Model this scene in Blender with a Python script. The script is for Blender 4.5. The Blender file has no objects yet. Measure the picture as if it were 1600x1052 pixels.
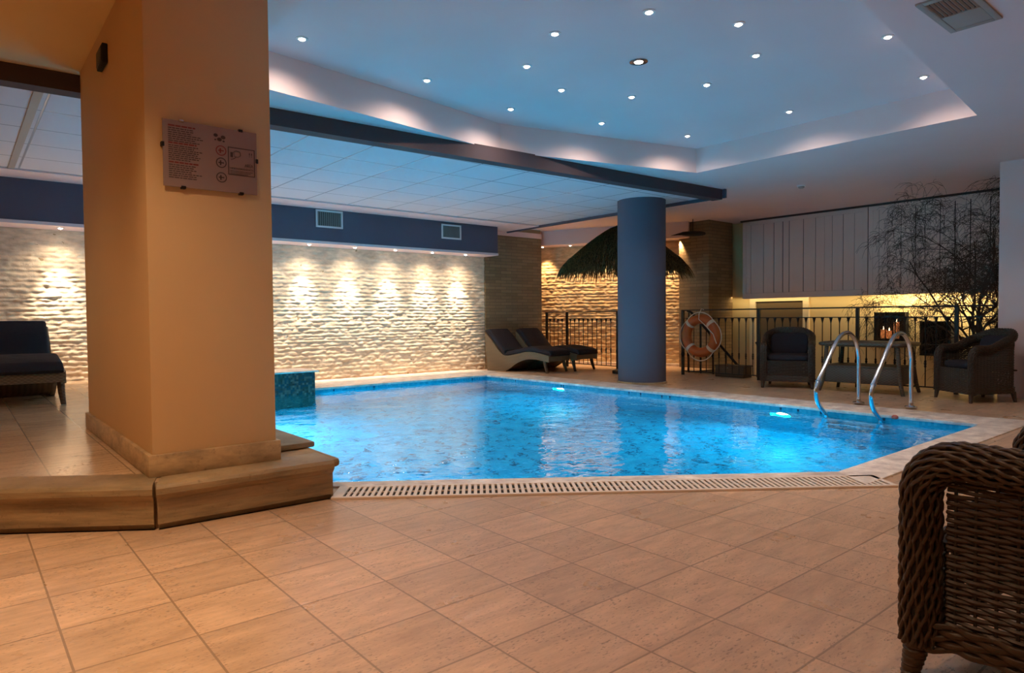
import bpy, bmesh, math, random
from mathutils import Vector, Matrix, noise
import numpy as np
random.seed(7)
C = bpy.context.scene.collection
SC = bpy.context.scene
PI = math.pi
def R(d): return math.radians(d)

# ------------------------------------------------------------------ camera
cam_d = bpy.data.cameras.new('camera'); cam = bpy.data.objects.new('camera', cam_d); C.objects.link(cam)
cam_d.sensor_width = 36; cam_d.lens = 1045/1600*36; cam_d.clip_start = .02; cam_d.clip_end = 200
_a, _p, _r = R(50.25), R(-1.64), R(.485)
fw = Vector((math.cos(_a)*math.cos(_p), math.sin(_a)*math.cos(_p), math.sin(_p)))
rt0 = Vector((math.sin(_a), -math.cos(_a), 0)); up0 = rt0.cross(fw)
rt = rt0*math.cos(_r) - up0*math.sin(_r); up = rt.cross(fw)
cam.matrix_world = Matrix(((rt.x, up.x, -fw.x, 0), (rt.y, up.y, -fw.y, 0), (rt.z, up.z, -fw.z, 1.0), (0, 0, 0, 1)))
SC.camera = cam

# ------------------------------------------------------------------ world, exposure
w = bpy.data.worlds.new('world'); SC.world = w; w.use_nodes = True
bg = w.node_tree.nodes['Background']; bg.inputs[0].default_value = (.9, .75, .7, 1); bg.inputs[1].default_value = .02
SC.view_settings.view_transform = 'Standard'; SC.view_settings.look = 'None'
SC.view_settings.exposure = 0.0; SC.view_settings.gamma = 1; SC.view_settings.use_curve_mapping = False
SC.cycles.use_denoising = True
SC.cycles.max_bounces = 8; SC.cycles.diffuse_bounces = 5; SC.cycles.glossy_bounces = 4
SC.cycles.transparent_max_bounces = 8; SC.cycles.sample_clamp_indirect = 6.0; SC.cycles.transmission_bounces = 6
SC.cycles.caustics_reflective = False; SC.cycles.caustics_refractive = True; SC.cycles.blur_glossy = 1.0

# ------------------------------------------------------------------ lamps that have no fixture in view
WARM = (1.0, .66, .38); SOFT = (1.0, .80, .66); WASH = (1.0, .80, .58); CYAN = (.0, .66, 1.0)
def spot(name, loc, power, color, angle=100, blend=.6, radius=.03, aim=(0, 0, -1), parent=None):
    l = bpy.data.lights.new(name, 'SPOT'); l.energy = power; l.color = color
    l.spot_size = R(angle); l.spot_blend = blend; l.shadow_soft_size = radius
    o = bpy.data.objects.new(name, l); C.objects.link(o); o.location = loc
    o.rotation_euler = Vector(aim).to_track_quat('-Z', 'Y').to_euler()
    if parent is not None: o.parent = parent
    return o
def area(name, loc, power, color, sx, sy, aim=(0, 0, -1), roll=0, parent=None):
    l = bpy.data.lights.new(name, 'AREA'); l.energy = power; l.color = color
    l.shape = 'RECTANGLE'; l.size = sx; l.size_y = sy
    o = bpy.data.objects.new(name, l); C.objects.link(o); o.location = loc
    o.rotation_euler = Vector(aim).to_track_quat('-Z', 'Y').to_euler()
    if parent is not None: o.parent = parent
    return o
# unseen near-bay downlights: first inferred from the bright floor, rest added as fill
spot('downlight', (.15, 2.55, 2.76), 115, WARM, 125, .9)
spot('downlight', (-.25, 2.35, 2.76), 190, (1.0, .72, .42), 78, 1)
spot('downlight', (1.75, 1.15, 2.76), 38, WARM, 130, .9)
spot('downlight', (3.3, .1, 2.76), 38, WARM, 130, .9)
spot('downlight', (-.6, .4, 2.76), 62, WARM, 130, .9)
spot('downlight', (5.6, .3, 2.76), 32, WARM, 130, .9)
spot('downlight', (-.9, 4.9, 2.76), 60, WARM, 130, .9)
spot('downlight', (8.6, .2, 2.76), 16, SOFT, 140, .9)
# unseen underwater lights, added on hidden walls to even out the pool glow
for (x, y, dx, dy, e) in ((2.5, 3.4, .6, .8, 11), (3.8, 2.4, .6, .8, 9), (5.6, 2.0, 0, 1, 9), (1.75, 5.0, 1, 0, 42), (1.75, 7.4, 1, 0, 210)):
    area('pool_fill_light', (x+dx*.06, y+dy*.06, -.55), e, CYAN, .25, .25, (dx, dy, -.1))
# strip lamps behind the hanging panels, lighting the stair wall
area('strip_light', (11.69, 6.0, 1.36), 9, (1, .74, .36), .08, 3.6)
area('strip_light', (11.69, 3.7, 1.36), 34, (1, .76, .42), .08, 2.0)

# ------------------------------------------------------------------ materials
def mat(name, color=(.5, .5, .5), rough=.6, metal=0, emit=None, strength=0, spec=.5):
    m = bpy.data.materials.new(name); m.use_nodes = True
    b = m.node_tree.nodes['Principled BSDF']
    b.inputs['Base Color'].default_value = (*color, 1); b.inputs['Roughness'].default_value = rough
    b.inputs['Metallic'].default_value = metal; b.inputs['Specular IOR Level'].default_value = spec
    if emit: b.inputs['Emission Color'].default_value = (*emit, 1); b.inputs['Emission Strength'].default_value = strength
    return m
class NT:
    def __init__(s, m): s.m = m; s.t = m.node_tree; s.b = s.t.nodes['Principled BSDF']; s.out = s.t.nodes['Material Output']
    def n(s, kind, **kw):
        x = s.t.nodes.new(kind)
        for k, v in kw.items(): setattr(x, k, v)
        return x
    def link(s, a, b): s.t.links.new(a, b)
    def pos(s, world=True):
        if world: return s.n('ShaderNodeNewGeometry').outputs['Position']
        return s.n('ShaderNodeTexCoord').outputs['Object']
    def math(s, op, a, b=None, c=None):
        x = s.n('ShaderNodeMath', operation=op)
        for i, v in enumerate((a, b, c)):
            if v is None: continue
            if isinstance(v, (int, float)): x.inputs[i].default_value = v
            else: s.link(v, x.inputs[i])
        return x.outputs[0]
    def vmath(s, op, a, b):
        x = s.n('ShaderNodeVectorMath', operation=op)
        for i, v in enumerate((a, b)):
            if isinstance(v, (tuple, list)): x.inputs[i].default_value = v
            else: s.link(v, x.inputs[i])
        return x.outputs[0]
    def mix(s, f, a, b):
        x = s.n('ShaderNodeMix', data_type='RGBA')
        for i, v in ((0, f), (6, a), (7, b)):
            if isinstance(v, (int, float)): x.inputs[i].default_value = v
            elif isinstance(v, (tuple, list)): x.inputs[i].default_value = (*v, 1)
            else: s.link(v, x.inputs[i])
        return x.outputs[2]
    def noise(s, vec, scale, detail=4, rough=.5):
        x = s.n('ShaderNodeTexNoise'); x.inputs['Scale'].default_value = scale
        x.inputs['Detail'].default_value = detail; x.inputs['Roughness'].default_value = rough
        if vec is not None: s.link(vec, x.inputs['Vector'])
        return x.outputs[0]
    def ramp(s, f, stops):
        x = s.n('ShaderNodeValToRGB'); e = x.color_ramp.elements
        while len(e) < len(stops): e.new(.5)
        for i, (p, c) in enumerate(stops): e[i].position = p; e[i].color = (*c, 1) if len(c) == 3 else c
        s.link(f, x.inputs[0]); return x.outputs[0]
    def bump(s, h, strength=.3, dist=.01):
        x = s.n('ShaderNodeBump'); x.inputs['Strength'].default_value = strength; x.inputs['Distance'].default_value = dist
        s.link(h, x.inputs['Height']); s.link(x.outputs[0], s.b.inputs['Normal']); return x
    def col(s, c): s.link(c, s.b.inputs['Base Color'])
    def rough(s, c): s.link(c, s.b.inputs['Roughness'])

def paint(name, color, rough=.75, var=.06):
    m = mat(name, color, rough, spec=.25); t = NT(m); p = t.pos(False)
    n = t.noise(p, 1.3, 3)
    t.col(t.mix(n, tuple(c*(1-var) for c in color), tuple(min(1, c*(1+var)) for c in color)))
    t.bump(t.noise(p, 120, 2), .06, .002); return m

def travertine(name, base, tile=(.3333, .3333), off=(.235, .25), joint=.0035, gloss=.28):
    m = mat(name, base, gloss); t = NT(m); p = t.pos(True)
    sx = t.n('ShaderNodeSeparateXYZ'); t.link(p, sx.inputs[0])
    u = t.math('DIVIDE', t.math('SUBTRACT', sx.outputs[0], off[0]), tile[0])
    v = t.math('DIVIDE', t.math('SUBTRACT', sx.outputs[1], off[1]), tile[1])
    fu = t.math('FLOOR', u); fv = t.math('FLOOR', v)
    def edge(a, f, size):
        d = t.math('SUBTRACT', a, f); d2 = t.math('SUBTRACT', 1, d)
        return t.math('MULTIPLY', t.math('MINIMUM', d, d2), size)
    e = t.math('MINIMUM', edge(u, fu, tile[0]), edge(v, fv, tile[1]))
    j = t.math('LESS_THAN', e, joint)
    cv = t.n('ShaderNodeCombineXYZ'); t.link(fu, cv.inputs[0]); t.link(fv, cv.inputs[1])
    wn = t.n('ShaderNodeTexWhiteNoise', noise_dimensions='2D'); t.link(cv.outputs[0], wn.inputs[0])
    # streaky veins, shifted tile by tile
    q = t.vmath('ADD', t.vmath('MULTIPLY', p, (1.0, 4.5, 1.0)), t.vmath('MULTIPLY', wn.outputs[1], (9, 9, 9)))
    q2 = t.vmath('ADD', p, t.vmath('MULTIPLY', wn.outputs[1], (9, 9, 9)))
    st = t.noise(q, 4.2, 9, .70); bl = t.noise(q2, 5.0, 4)
    lo = tuple(c*.72 for c in base); hi = tuple(min(1, c*1.25) for c in base)
    c1 = t.mix(t.ramp(st, [(.3, (0, 0, 0)), (.7, (1, 1, 1))]), lo, hi)
    c2 = t.mix(t.math('MULTIPLY', bl, .35), c1, tuple(c*.85 for c in base))
    tv = t.math('ADD', t.math('MULTIPLY', wn.outputs[0], .2), .9)
    vm = t.n('ShaderNodeVectorMath', operation='SCALE'); t.link(c2, vm.inputs[0]); t.link(tv, vm.inputs[3])
    pit = t.noise(t.vmath('MULTIPLY', q2, (1.0, 2.2, 1.0)), 55, 3, .55)
    pm = t.ramp(pit, [(.57, (0, 0, 0)), (.66, (1, 1, 1))])
    pm = t.math('MULTIPLY', pm, t.ramp(t.noise(q2, 6, 4), [(.36, (.15, .15, .15)), (.62, (1, 1, 1))]))
    c3 = t.mix(t.math('MULTIPLY', pm, .8), vm.outputs[0], tuple(c*.35 for c in base))
    t.col(t.mix(t.math('MULTIPLY', j, .8), c3, tuple(c*.42 for c in base)))
    t.rough(t.math('ADD', t.math('MULTIPLY', bl, .22), gloss-.08))
    hgt = t.math('SUBTRACT', 1, t.math('MAXIMUM', j, t.math('MULTIPLY', pm, .5)))
    hgt = t.math('ADD', hgt, t.math('MULTIPLY', t.noise(q2, 9, 3), .6))
    t.bump(hgt, .35, .002); return m

def slabstone(name, base, rough=.5, streak=(1, 1, 9), scale=2.5):
    m = mat(name, base, rough); t = NT(m); p = t.pos(True)
    q = t.vmath('MULTIPLY', p, streak)
    n = t.noise(q, scale, 8, .65); f = t.noise(p, 40, 4, .6)
    c = t.mix(t.ramp(n, [(.32, (0, 0, 0)), (.68, (1, 1, 1))]), tuple(x*.55 for x in base), tuple(min(1, x*1.25) for x in base))
    t.col(t.mix(t.math('MULTIPLY', t.ramp(f, [(.6, (0, 0, 0)), (.72, (1, 1, 1))]), .5), c, tuple(x*.4 for x in base)))
    t.bump(t.math('ADD', n, t.math('MULTIPLY', f, .4)), .4, .006); return m

def stonewall(name, base):
    m = mat(name, base, .85, spec=.2); t = NT(m); p = t.pos(True)
    n = t.noise(t.vmath('MULTIPLY', p, (3, 3, 9)), 2.2, 6, .6); f = t.noise(p, 60, 5, .65)
    t.col(t.mix(t.ramp(n, [(.3, (0, 0, 0)), (.7, (1, 1, 1))]), tuple(x*.72 for x in base), tuple(min(1, x*1.18) for x in base)))
    t.bump(f, .7, .006); return m

def mosaic(name, cols, cell=.03, dark=.06, rough=.25, darkcol=(.01, .05, .10)):
    m = mat(name, cols[0], rough); t = NT(m); p = t.pos(True)
    q = t.vmath('FLOOR', t.vmath('DIVIDE', t.vmath('ADD', p, (.0013, .0017, .0011)), (cell, cell, cell)), (0, 0, 0))
    wn = t.n('ShaderNodeTexWhiteNoise', noise_dimensions='3D'); t.link(q, wn.inputs[0])
    st = [(0, darkcol), (dark, darkcol), (dark+.01, cols[0]), (.55, cols[1]), (1, cols[2])]
    t.col(t.ramp(wn.outputs[0], st)); return m

def wicker(name, col, sx=60, sz=90, rough=.5):
    m = mat(name, col, rough); t = NT(m); p = t.pos(False)
    s = t.n('ShaderNodeSeparateXYZ'); t.link(p, s.inputs[0])
    a = t.math('ADD', s.outputs[0], s.outputs[1])
    row = t.math('FLOOR', t.math('MULTIPLY', s.outputs[2], sz/PI))
    wv = t.math('SINE', t.math('ADD', t.math('MULTIPLY', a, sx), t.math('MULTIPLY', row, PI)))
    rz = t.math('ABSOLUTE', t.math('SINE', t.math('MULTIPLY', s.outputs[2], sz)))
    h = t.math('MULTIPLY', rz, t.math('ADD', t.math('MULTIPLY', wv, .4), .6))
    t.col(t.mix(h, tuple(c*.6 for c in col), tuple(c*1.3 for c in col)))
    t.bump(h, .7, .004); return m

M = {}
M['cream'] = paint('cream_paint', (.68, .465, .25))
M['creamceil'] = paint('cream_ceiling_paint', (.85, .62, .30))
M['ceil'] = paint('ceiling_paint', (.84, .68, .66))
M['purple'] = paint('dusky_purple_paint', (.10, .085, .115))
M['beam'] = paint('dark_plum_paint', (.075, .052, .058))
M['colblue'] = paint('grey_blue_paint', (.105, .095, .125))
M['yellow'] = paint('yellow_plaster', (.78, .60, .30))
M['ochre'] = paint('ochre_plaster', (.36, .26, .15))
M['trav'] = travertine('travertine_tiles', (.60, .385, .245))
M['trav_up'] = travertine('polished_travertine_tiles', (.60, .41, .25), off=(.348, .32), gloss=.15)
M['step'] = slabstone('step_travertine', (.35, .24, .125))
M['coping'] = slabstone('pale_coping_stone', (.88, .71, .63), .45, (2, 2, 2), 3)
M['skirt'] = slabstone('skirting_stone', (.50, .34, .18), .5, (2, 2, 5))
M['stone'] = stonewall('split_face_stone', (.74, .60, .44))
M['stone2'] = stonewall('warm_split_face_stone', (.66, .45, .25))
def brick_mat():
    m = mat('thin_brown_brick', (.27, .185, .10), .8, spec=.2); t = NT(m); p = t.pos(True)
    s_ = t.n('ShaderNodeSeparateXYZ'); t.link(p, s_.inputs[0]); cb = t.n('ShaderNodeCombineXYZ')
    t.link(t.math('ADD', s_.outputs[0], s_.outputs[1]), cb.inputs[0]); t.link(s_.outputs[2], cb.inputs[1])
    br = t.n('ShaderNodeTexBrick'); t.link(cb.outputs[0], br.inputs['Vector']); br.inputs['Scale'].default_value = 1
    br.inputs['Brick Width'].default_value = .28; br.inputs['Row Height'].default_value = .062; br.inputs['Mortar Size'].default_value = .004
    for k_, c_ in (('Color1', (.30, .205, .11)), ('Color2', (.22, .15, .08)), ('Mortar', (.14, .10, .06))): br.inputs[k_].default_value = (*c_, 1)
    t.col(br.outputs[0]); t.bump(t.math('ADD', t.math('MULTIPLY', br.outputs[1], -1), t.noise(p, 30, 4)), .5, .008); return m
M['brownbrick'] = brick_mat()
M['grate'] = mat('cream_plastic', (.80, .66, .55), .4)
M['black'] = mat('black_gap', (.01, .009, .008), .7)
M['iron'] = mat('wrought_iron', (.022, .018, .018), .45, .6)
M['steel'] = mat('polished_steel', (.72, .74, .78), .14, 1)
M['wick'] = mat('wicker_cane', (.052, .029, .017), .42)
M['wickcore'] = mat('wicker_core', (.022, .013, .009), .7)
M['wickfar'] = wicker('woven_wicker', (.085, .055, .034), 120, 200)
M['wickpale'] = wicker('pale_woven_wicker', (.17, .115, .065), 130, 210)
def cloth(name, col):
    m = mat(name, col, .9, spec=.15); t = NT(m); p = t.pos(False)
    t.bump(t.math('ADD', t.noise(p, 7, 4), t.math('MULTIPLY', t.noise(p, 400, 1), .05)), .5, .03); return m
M['cushion'] = cloth('dark_grey_fabric', (.030, .024, .028))
M['lenslamp'] = mat('lamp_lens', (1, 1, 1), .3, emit=(1, .88, .76), strength=28)
M['lenswash'] = mat('soffit_lamp_lens', (1, 1, 1), .3, emit=(1, .86, .70), strength=150)
M['white'] = mat('white_enamel', (.75, .73, .72), .4)
M['chrome'] = mat('chrome', (.5, .5, .52), .2, 1)
M['grille'] = mat('grey_grille_metal', (.38, .34, .30), .5)
M['louvre'] = mat('dull_louvre_metal', (.16, .15, .14), .6)
M['ductdark'] = mat('duct_dark', (.012, .011, .011), .9)
M['panelpaint'] = paint('white_washed_boards', (.86, .73, .67), .7, .10)
M['groove'] = mat('board_groove', (.05, .04, .04), .9)
M['orange'] = mat('lifebuoy_orange', (.42, .085, .012), .5)
M['rope'] = mat('white_rope', (.62, .52, .42), .8)
M['thatch'] = mat('dry_palm_thatch', (.085, .043, .014), .95, spec=.1)
_t = NT(M['thatch']); _q = _t.noise(_t.vmath('MULTIPLY', _t.pos(False), (1, 1, .25)), 60, 3); _t.col(_t.ramp(_q, [(.35, (.03, .016, .007)), (.7, (.20, .11, .04))]))
M['wood'] = mat('dark_wood', (.07, .04, .022), .6)
M['bark'] = mat('dry_bark', (.055, .032, .022), .85)
M['candle'] = mat('amber_candle_glass', (.55, .20, .08), .35, emit=(1, .30, .08), strength=.35)
M['wax'] = mat('candle_wick_flame', (1, .8, .5), .4, emit=(1, .7, .4), strength=6)
M['doorbrown'] = paint('dim_brown_door', (.16, .11, .06))
M['frame'] = paint('cream_door_frame', (.85, .70, .45))
M['plate'] = mat('mirror_acrylic', (.30, .215, .20), .16, spec=.6)
M['ink'] = mat('dark_ink', (.06, .035, .035), .6)
M['red'] = mat('maroon_ink', (.20, .03, .03), .6)
M['redcap'] = mat('red_rubber', (.55, .12, .08), .6)
M['poolfloor'] = mosaic('pool_floor_mosaic', [(.012, .34, .50), (.02, .40, .57), (.04, .48, .64)], .05, .10, darkcol=(.004, .10, .17))
M['poolwall'] = mosaic('pool_wall_mosaic', [(.012, .27, .40), (.02, .32, .46), (.04, .40, .54)], .025, .03)
M['boxmosaic'] = mosaic('grey_green_mosaic', [(.03, .02, .016), (.05, .036, .03), (.13, .095, .08)], .028, .30, darkcol=(.02, .03, .04))
M['poollamp'] = mat('pool_lamp_glass', (.8, .95, 1), .2, emit=(1, .96, .95), strength=16)

# ceiling tiles with a metal lay-in grid
def tile_ceiling_mat():
    m = mat('mineral_ceiling_tiles', (.68, .66, .68), .85, spec=.2); t = NT(m); p = t.pos(True)
    s = t.n('ShaderNodeSeparateXYZ'); t.link(p, s.inputs[0])
    es = []
    for ax, o in ((0, .59), (1, 7.35)):
        u = t.math('DIVIDE', t.math('SUBTRACT', s.outputs[ax], o), .665)
        d = t.math('SUBTRACT', u, t.math('FLOOR', u))
        es.append(t.math('MULTIPLY', t.math('MINIMUM', d, t.math('SUBTRACT', 1, d)), .665))
    e = t.math('MINIMUM', es[0], es[1]); j = t.math('LESS_THAN', e, .011); j2 = t.math('LESS_THAN', e, .006)
    t.col(t.mix(j, (.68, .66, .68), (.40, .39, .41)))
    t.rough(t.math('SUBTRACT', .85, t.math('MULTIPLY', j2, .6)))
    t.bump(t.math('ADD', t.math('MULTIPLY', j2, -1), t.math('MULTIPLY', t.noise(p, 150, 2), .1)), .4, .006)
    return m
M['tileceil'] = tile_ceiling_mat()

def water_mat():
    m = bpy.data.materials.new('pool_water'); m.use_nodes = True; nt = m.node_tree
    t = NT(m); nt.nodes.remove(t.b)
    p = t.pos(True)
    n1 = t.noise(t.vmath('MULTIPLY', p, (1, 1, 1)), 2.2, 3, .55); n2 = t.noise(p, 11, 2, .5)
    h = t.math('ADD', n1, t.math('MULTIPLY', n2, .22))
    b = t.n('ShaderNodeBump'); b.inputs['Strength'].default_value = .36; b.inputs['Distance'].default_value = .05; t.link(h, b.inputs['Height'])
    gl = t.n('ShaderNodeBsdfGlass'); gl.inputs['Roughness'].default_value = .04; gl.inputs['IOR'].default_value = 1.33
    gl.inputs['Color'].default_value = (.84, .98, 1, 1); t.link(b.outputs[0], gl.inputs['Normal'])
    t.link(gl.outputs[0], t.out.inputs[0]); return m
M['water'] = water_mat()

# ------------------------------------------------------------------ mesh helpers
class MB:
    def __init__(s): s.v = []; s.f = []
    def add(s, vs, fs):
        k = len(s.v); s.v += [tuple(x) for x in vs]; s.f += [tuple(i+k for i in f) for f in fs]; return s
    def box(s, x0, x1, y0, y1, z0, z1):
        return s.add([(x0, y0, z0), (x1, y0, z0), (x1, y1, z0), (x0, y1, z0), (x0, y0, z1), (x1, y0, z1), (x1, y1, z1), (x0, y1, z1)],
                     [(3, 2, 1, 0), (4, 5, 6, 7), (0, 1, 5, 4), (1, 2, 6, 5), (2, 3, 7, 6), (3, 0, 4, 7)])
    def prism(s, poly, z0, z1):          # poly counter-clockwise in plan
        n = len(poly)
        vs = [(x, y, z0) for x, y in poly]+[(x, y, z1) for x, y in poly]
        fs = [tuple(range(n-1, -1, -1)), tuple(range(n, 2*n))]+[(i, (i+1) % n, (i+1) % n+n, i+n) for i in range(n)]
        return s.add(vs, fs)
    def extrude(s, prof, fn, ts):        # closed profile swept over ts; fn(t, a, b) -> point
        n = len(prof); k = len(ts)
        vs = [fn(t, a, b) for t in ts for a, b in prof]
        fs = [(j*n+i, j*n+(i+1) % n, (j+1)*n+(i+1) % n, (j+1)*n+i) for j in range(k-1) for i in range(n)]
        fs += [tuple(range(n-1, -1, -1)), tuple(range((k-1)*n, k*n))]
        return s.add(vs, fs)
    def tube(s, pts, r, sides=8, cap=True, closed=False):
        pts = [Vector(p) for p in pts]; n = len(pts)
        rad = r if isinstance(r, (list, tuple)) else [r]*n
        vs = []; prev = None
        for i, p in enumerate(pts):
            if closed: d = pts[(i+1) % n]-pts[i-1]
            else: d = pts[min(i+1, n-1)]-pts[max(i-1, 0)]
            if d.length < 1e-9: d = Vector((0, 0, 1))
            d.normalize()
            if prev is None:
                a = Vector((0, 0, 1)) if abs(d.z) < .9 else Vector((1, 0, 0)); nx = d.cross(a).normalized()
            else:
                nx = prev-d*prev.dot(d)
                nx = nx.normalized() if nx.length > 1e-6 else d.orthogonal().normalized()
            prev = nx; ny = d.cross(nx)
            for k in range(sides):
                t = 2*PI*k/sides; vs.append(p+(nx*math.cos(t)+ny*math.sin(t))*rad[i])
        m = n if closed else n-1
        fs = [(i*sides+k, i*sides+(k+1) % sides, ((i+1) % n)*sides+(k+1) % sides, ((i+1) % n)*sides+k) for i in range(m) for k in range(sides)]
        if cap and not closed: fs += [tuple(range(sides-1, -1, -1)), tuple(range((n-1)*sides, n*sides))]
        return s.add(vs, fs)
    def lathe(s, prof, c=(0, 0, 0), sides=24, cap=True):
        n = len(prof); vs = []
        for r, z in prof:
            for k in range(sides):
                t = 2*PI*k/sides; vs.append((c[0]+r*math.cos(t), c[1]+r*math.sin(t), c[2]+z))
        fs = [(i*sides+k, i*sides+(k+1) % sides, (i+1)*sides+(k+1) % sides, (i+1)*sides+k) for i in range(n-1) for k in range(sides)]
        if cap: fs += [tuple(range(sides-1, -1, -1)), tuple(range((n-1)*sides, n*sides))]
        return s.add(vs, fs)
    def grid(s, P):                      # P[i][j] -> points
        a = len(P); b = len(P[0]); k = [p for row in P for p in row]
        return s.add(k, [(i*b+j, i*b+j+1, (i+1)*b+j+1, (i+1)*b+j) for i in range(a-1) for j in range(b-1)])
    def build(s, name, m, parent=None, smooth=35, bevel=0, loc=None):
        me = bpy.data.meshes.new(name); me.from_pydata(s.v, [], s.f); me.materials.append(m)
        bm = bmesh.new(); bm.from_mesh(me)
        bmesh.ops.recalc_face_normals(bm, faces=bm.faces)
        if bevel: bmesh.ops.bevel(bm, geom=[e for e in bm.edges if len(e.link_faces) == 2 and e.calc_face_angle(0) > .5], offset=bevel, segments=2, affect='EDGES', profile=.5)
        bm.to_mesh(me); bm.free()
        if smooth: me.shade_smooth(); me.set_sharp_from_angle(angle=R(smooth))
        o = bpy.data.objects.new(name, me); C.objects.link(o)
        if parent is not None: o.parent = parent
        if loc: o.location = loc
        return o
def tag(o, label=None, cat=None, group=None, kind=None):
    for k, v in (('label', label), ('category', cat), ('group', group), ('kind', kind)):
        if v: o[k] = v
    return o
def thing(name, label, cat, loc=(0, 0, 0), rz=0, group=None):
    o = bpy.data.objects.new(name, None); C.objects.link(o); o.location = loc; o.rotation_euler = (0, 0, rz)
    o.empty_display_size = .1
    return tag(o, label, cat, group)
def dup(root, loc, rz, label, group=None):
    r = root.copy(); C.objects.link(r); r.location = loc; r.rotation_euler = (0, 0, rz); r['label'] = label
    if group: r['group'] = group
    for ch in list(root.children):
        c = ch.copy(); C.objects.link(c); c.parent = r
        for g in list(ch.children):
            d = g.copy(); C.objects.link(d); d.parent = c
    return r
def st(o, label=None): o['kind'] = 'structure'; return o
def holed(name, outer, inner, z, m, flip=False, thick=0):
    bm = bmesh.new(); es = []
    for loop in (outer, inner):
        vs = [bm.verts.new((x, y, z)) for x, y in loop]
        es += [bm.edges.new((vs[i], vs[(i+1) % len(vs)])) for i in range(len(vs))]
    bmesh.ops.triangle_fill(bm, use_beauty=True, edges=es)
    bmesh.ops.recalc_face_normals(bm, faces=bm.faces)
    want = -1 if flip else 1
    for f in bm.faces:
        if f.normal.z*want < 0: f.normal_flip()
    if thick:
        r = bmesh.ops.extrude_face_region(bm, geom=list(bm.faces))
        bmesh.ops.translate(bm, vec=(0, 0, -want*thick), verts=[e for e in r['geom'] if isinstance(e, bmesh.types.BMVert)])
        bmesh.ops.recalc_face_normals(bm, faces=bm.faces)
    me = bpy.data.meshes.new(name); bm.to_mesh(me); bm.free(); me.materials.append(m)
    o = bpy.data.objects.new(name, me); C.objects.link(o); return o

# ------------------------------------------------------------------ the setting
POOL = [(1.64, 3.86), (4.25, 1.91), (7.02, 1.91), (7.02, 9.13), (1.64, 9.13)]
DECK = [(-2.5, -2.5), (9.65, -2.5), (9.65, 2.3), (9.92, 2.3), (9.92, 7.2), (12.4, 7.2), (12.4, 13.2), (9.3, 13.2), (9.3, 10.6), (-2.5, 10.6)]
st(holed('floor', DECK, POOL, 0, M['trav']))
# pool basin: walls and bottom
b = MB(); n = len(POOL)
b.add([(x, y, 0) for x, y in POOL]+[(x, y, -1.35) for x, y in POOL], [(i, (i+1) % n, (i+1) % n+n, i+n) for i in range(n)])
st(b.build('pool_basin', M['poolwall'], smooth=0))
b = MB(); b.add([(x, y, -1.35) for x, y in POOL], [tuple(range(n))]); st(b.build('pool_bottom', M['poolfloor'], smooth=0))
b = MB(); b.add([(x, y, -.05) for x, y in POOL], [tuple(range(n))])
o = b.build('pool_water', M['water'], smooth=0)
if o.data.polygons[0].normal.z < 0: o.data.flip_normals()
tag(o, 'clear blue lit water filling the swimming pool', 'water', kind='stuff')
# coping
def strip(name, poly, z1=.012, m='coping', z0=-.02, bevel=.006):
    return st(MB().prism(poly, z0, z1).build(name, M[m], bevel=bevel))
strip('trim_1', [(1.64, 9.12), (7.03, 9.12), (7.55, 9.12), (7.55, 9.62), (7.03, 9.62), (1.64, 9.62)])
strip('trim_2', [(7.01, 1.90), (7.55, 1.90), (7.55, 9.12), (7.01, 9.12)])
strip('trim_3', [(4.06, 1.66), (7.55, 1.62), (7.55, 1.90), (4.25, 1.915)])
dv = Vector((4.25-1.64, 1.91-3.86, 0)).normalized(); nv = Vector((dv.y, -dv.x, 0))   # along the diagonal, outward
def dg(t, o): q = Vector((1.64, 3.86, 0))+dv*t+nv*o; return (q.x, q.y)
LD = (Vector((4.25, 1.91))-Vector((1.64, 3.86))).length
strip('trim_4', [dg(.05, .10), dg(LD+.0, .10), dg(LD, -.005), dg(.05, -.005)])
# back ledge under the stone wall, pale
strip('trim_5', [(1.64, 9.62), (7.6, 9.62), (7.6, 10.30), (1.64, 10.30)], .013)

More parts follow.
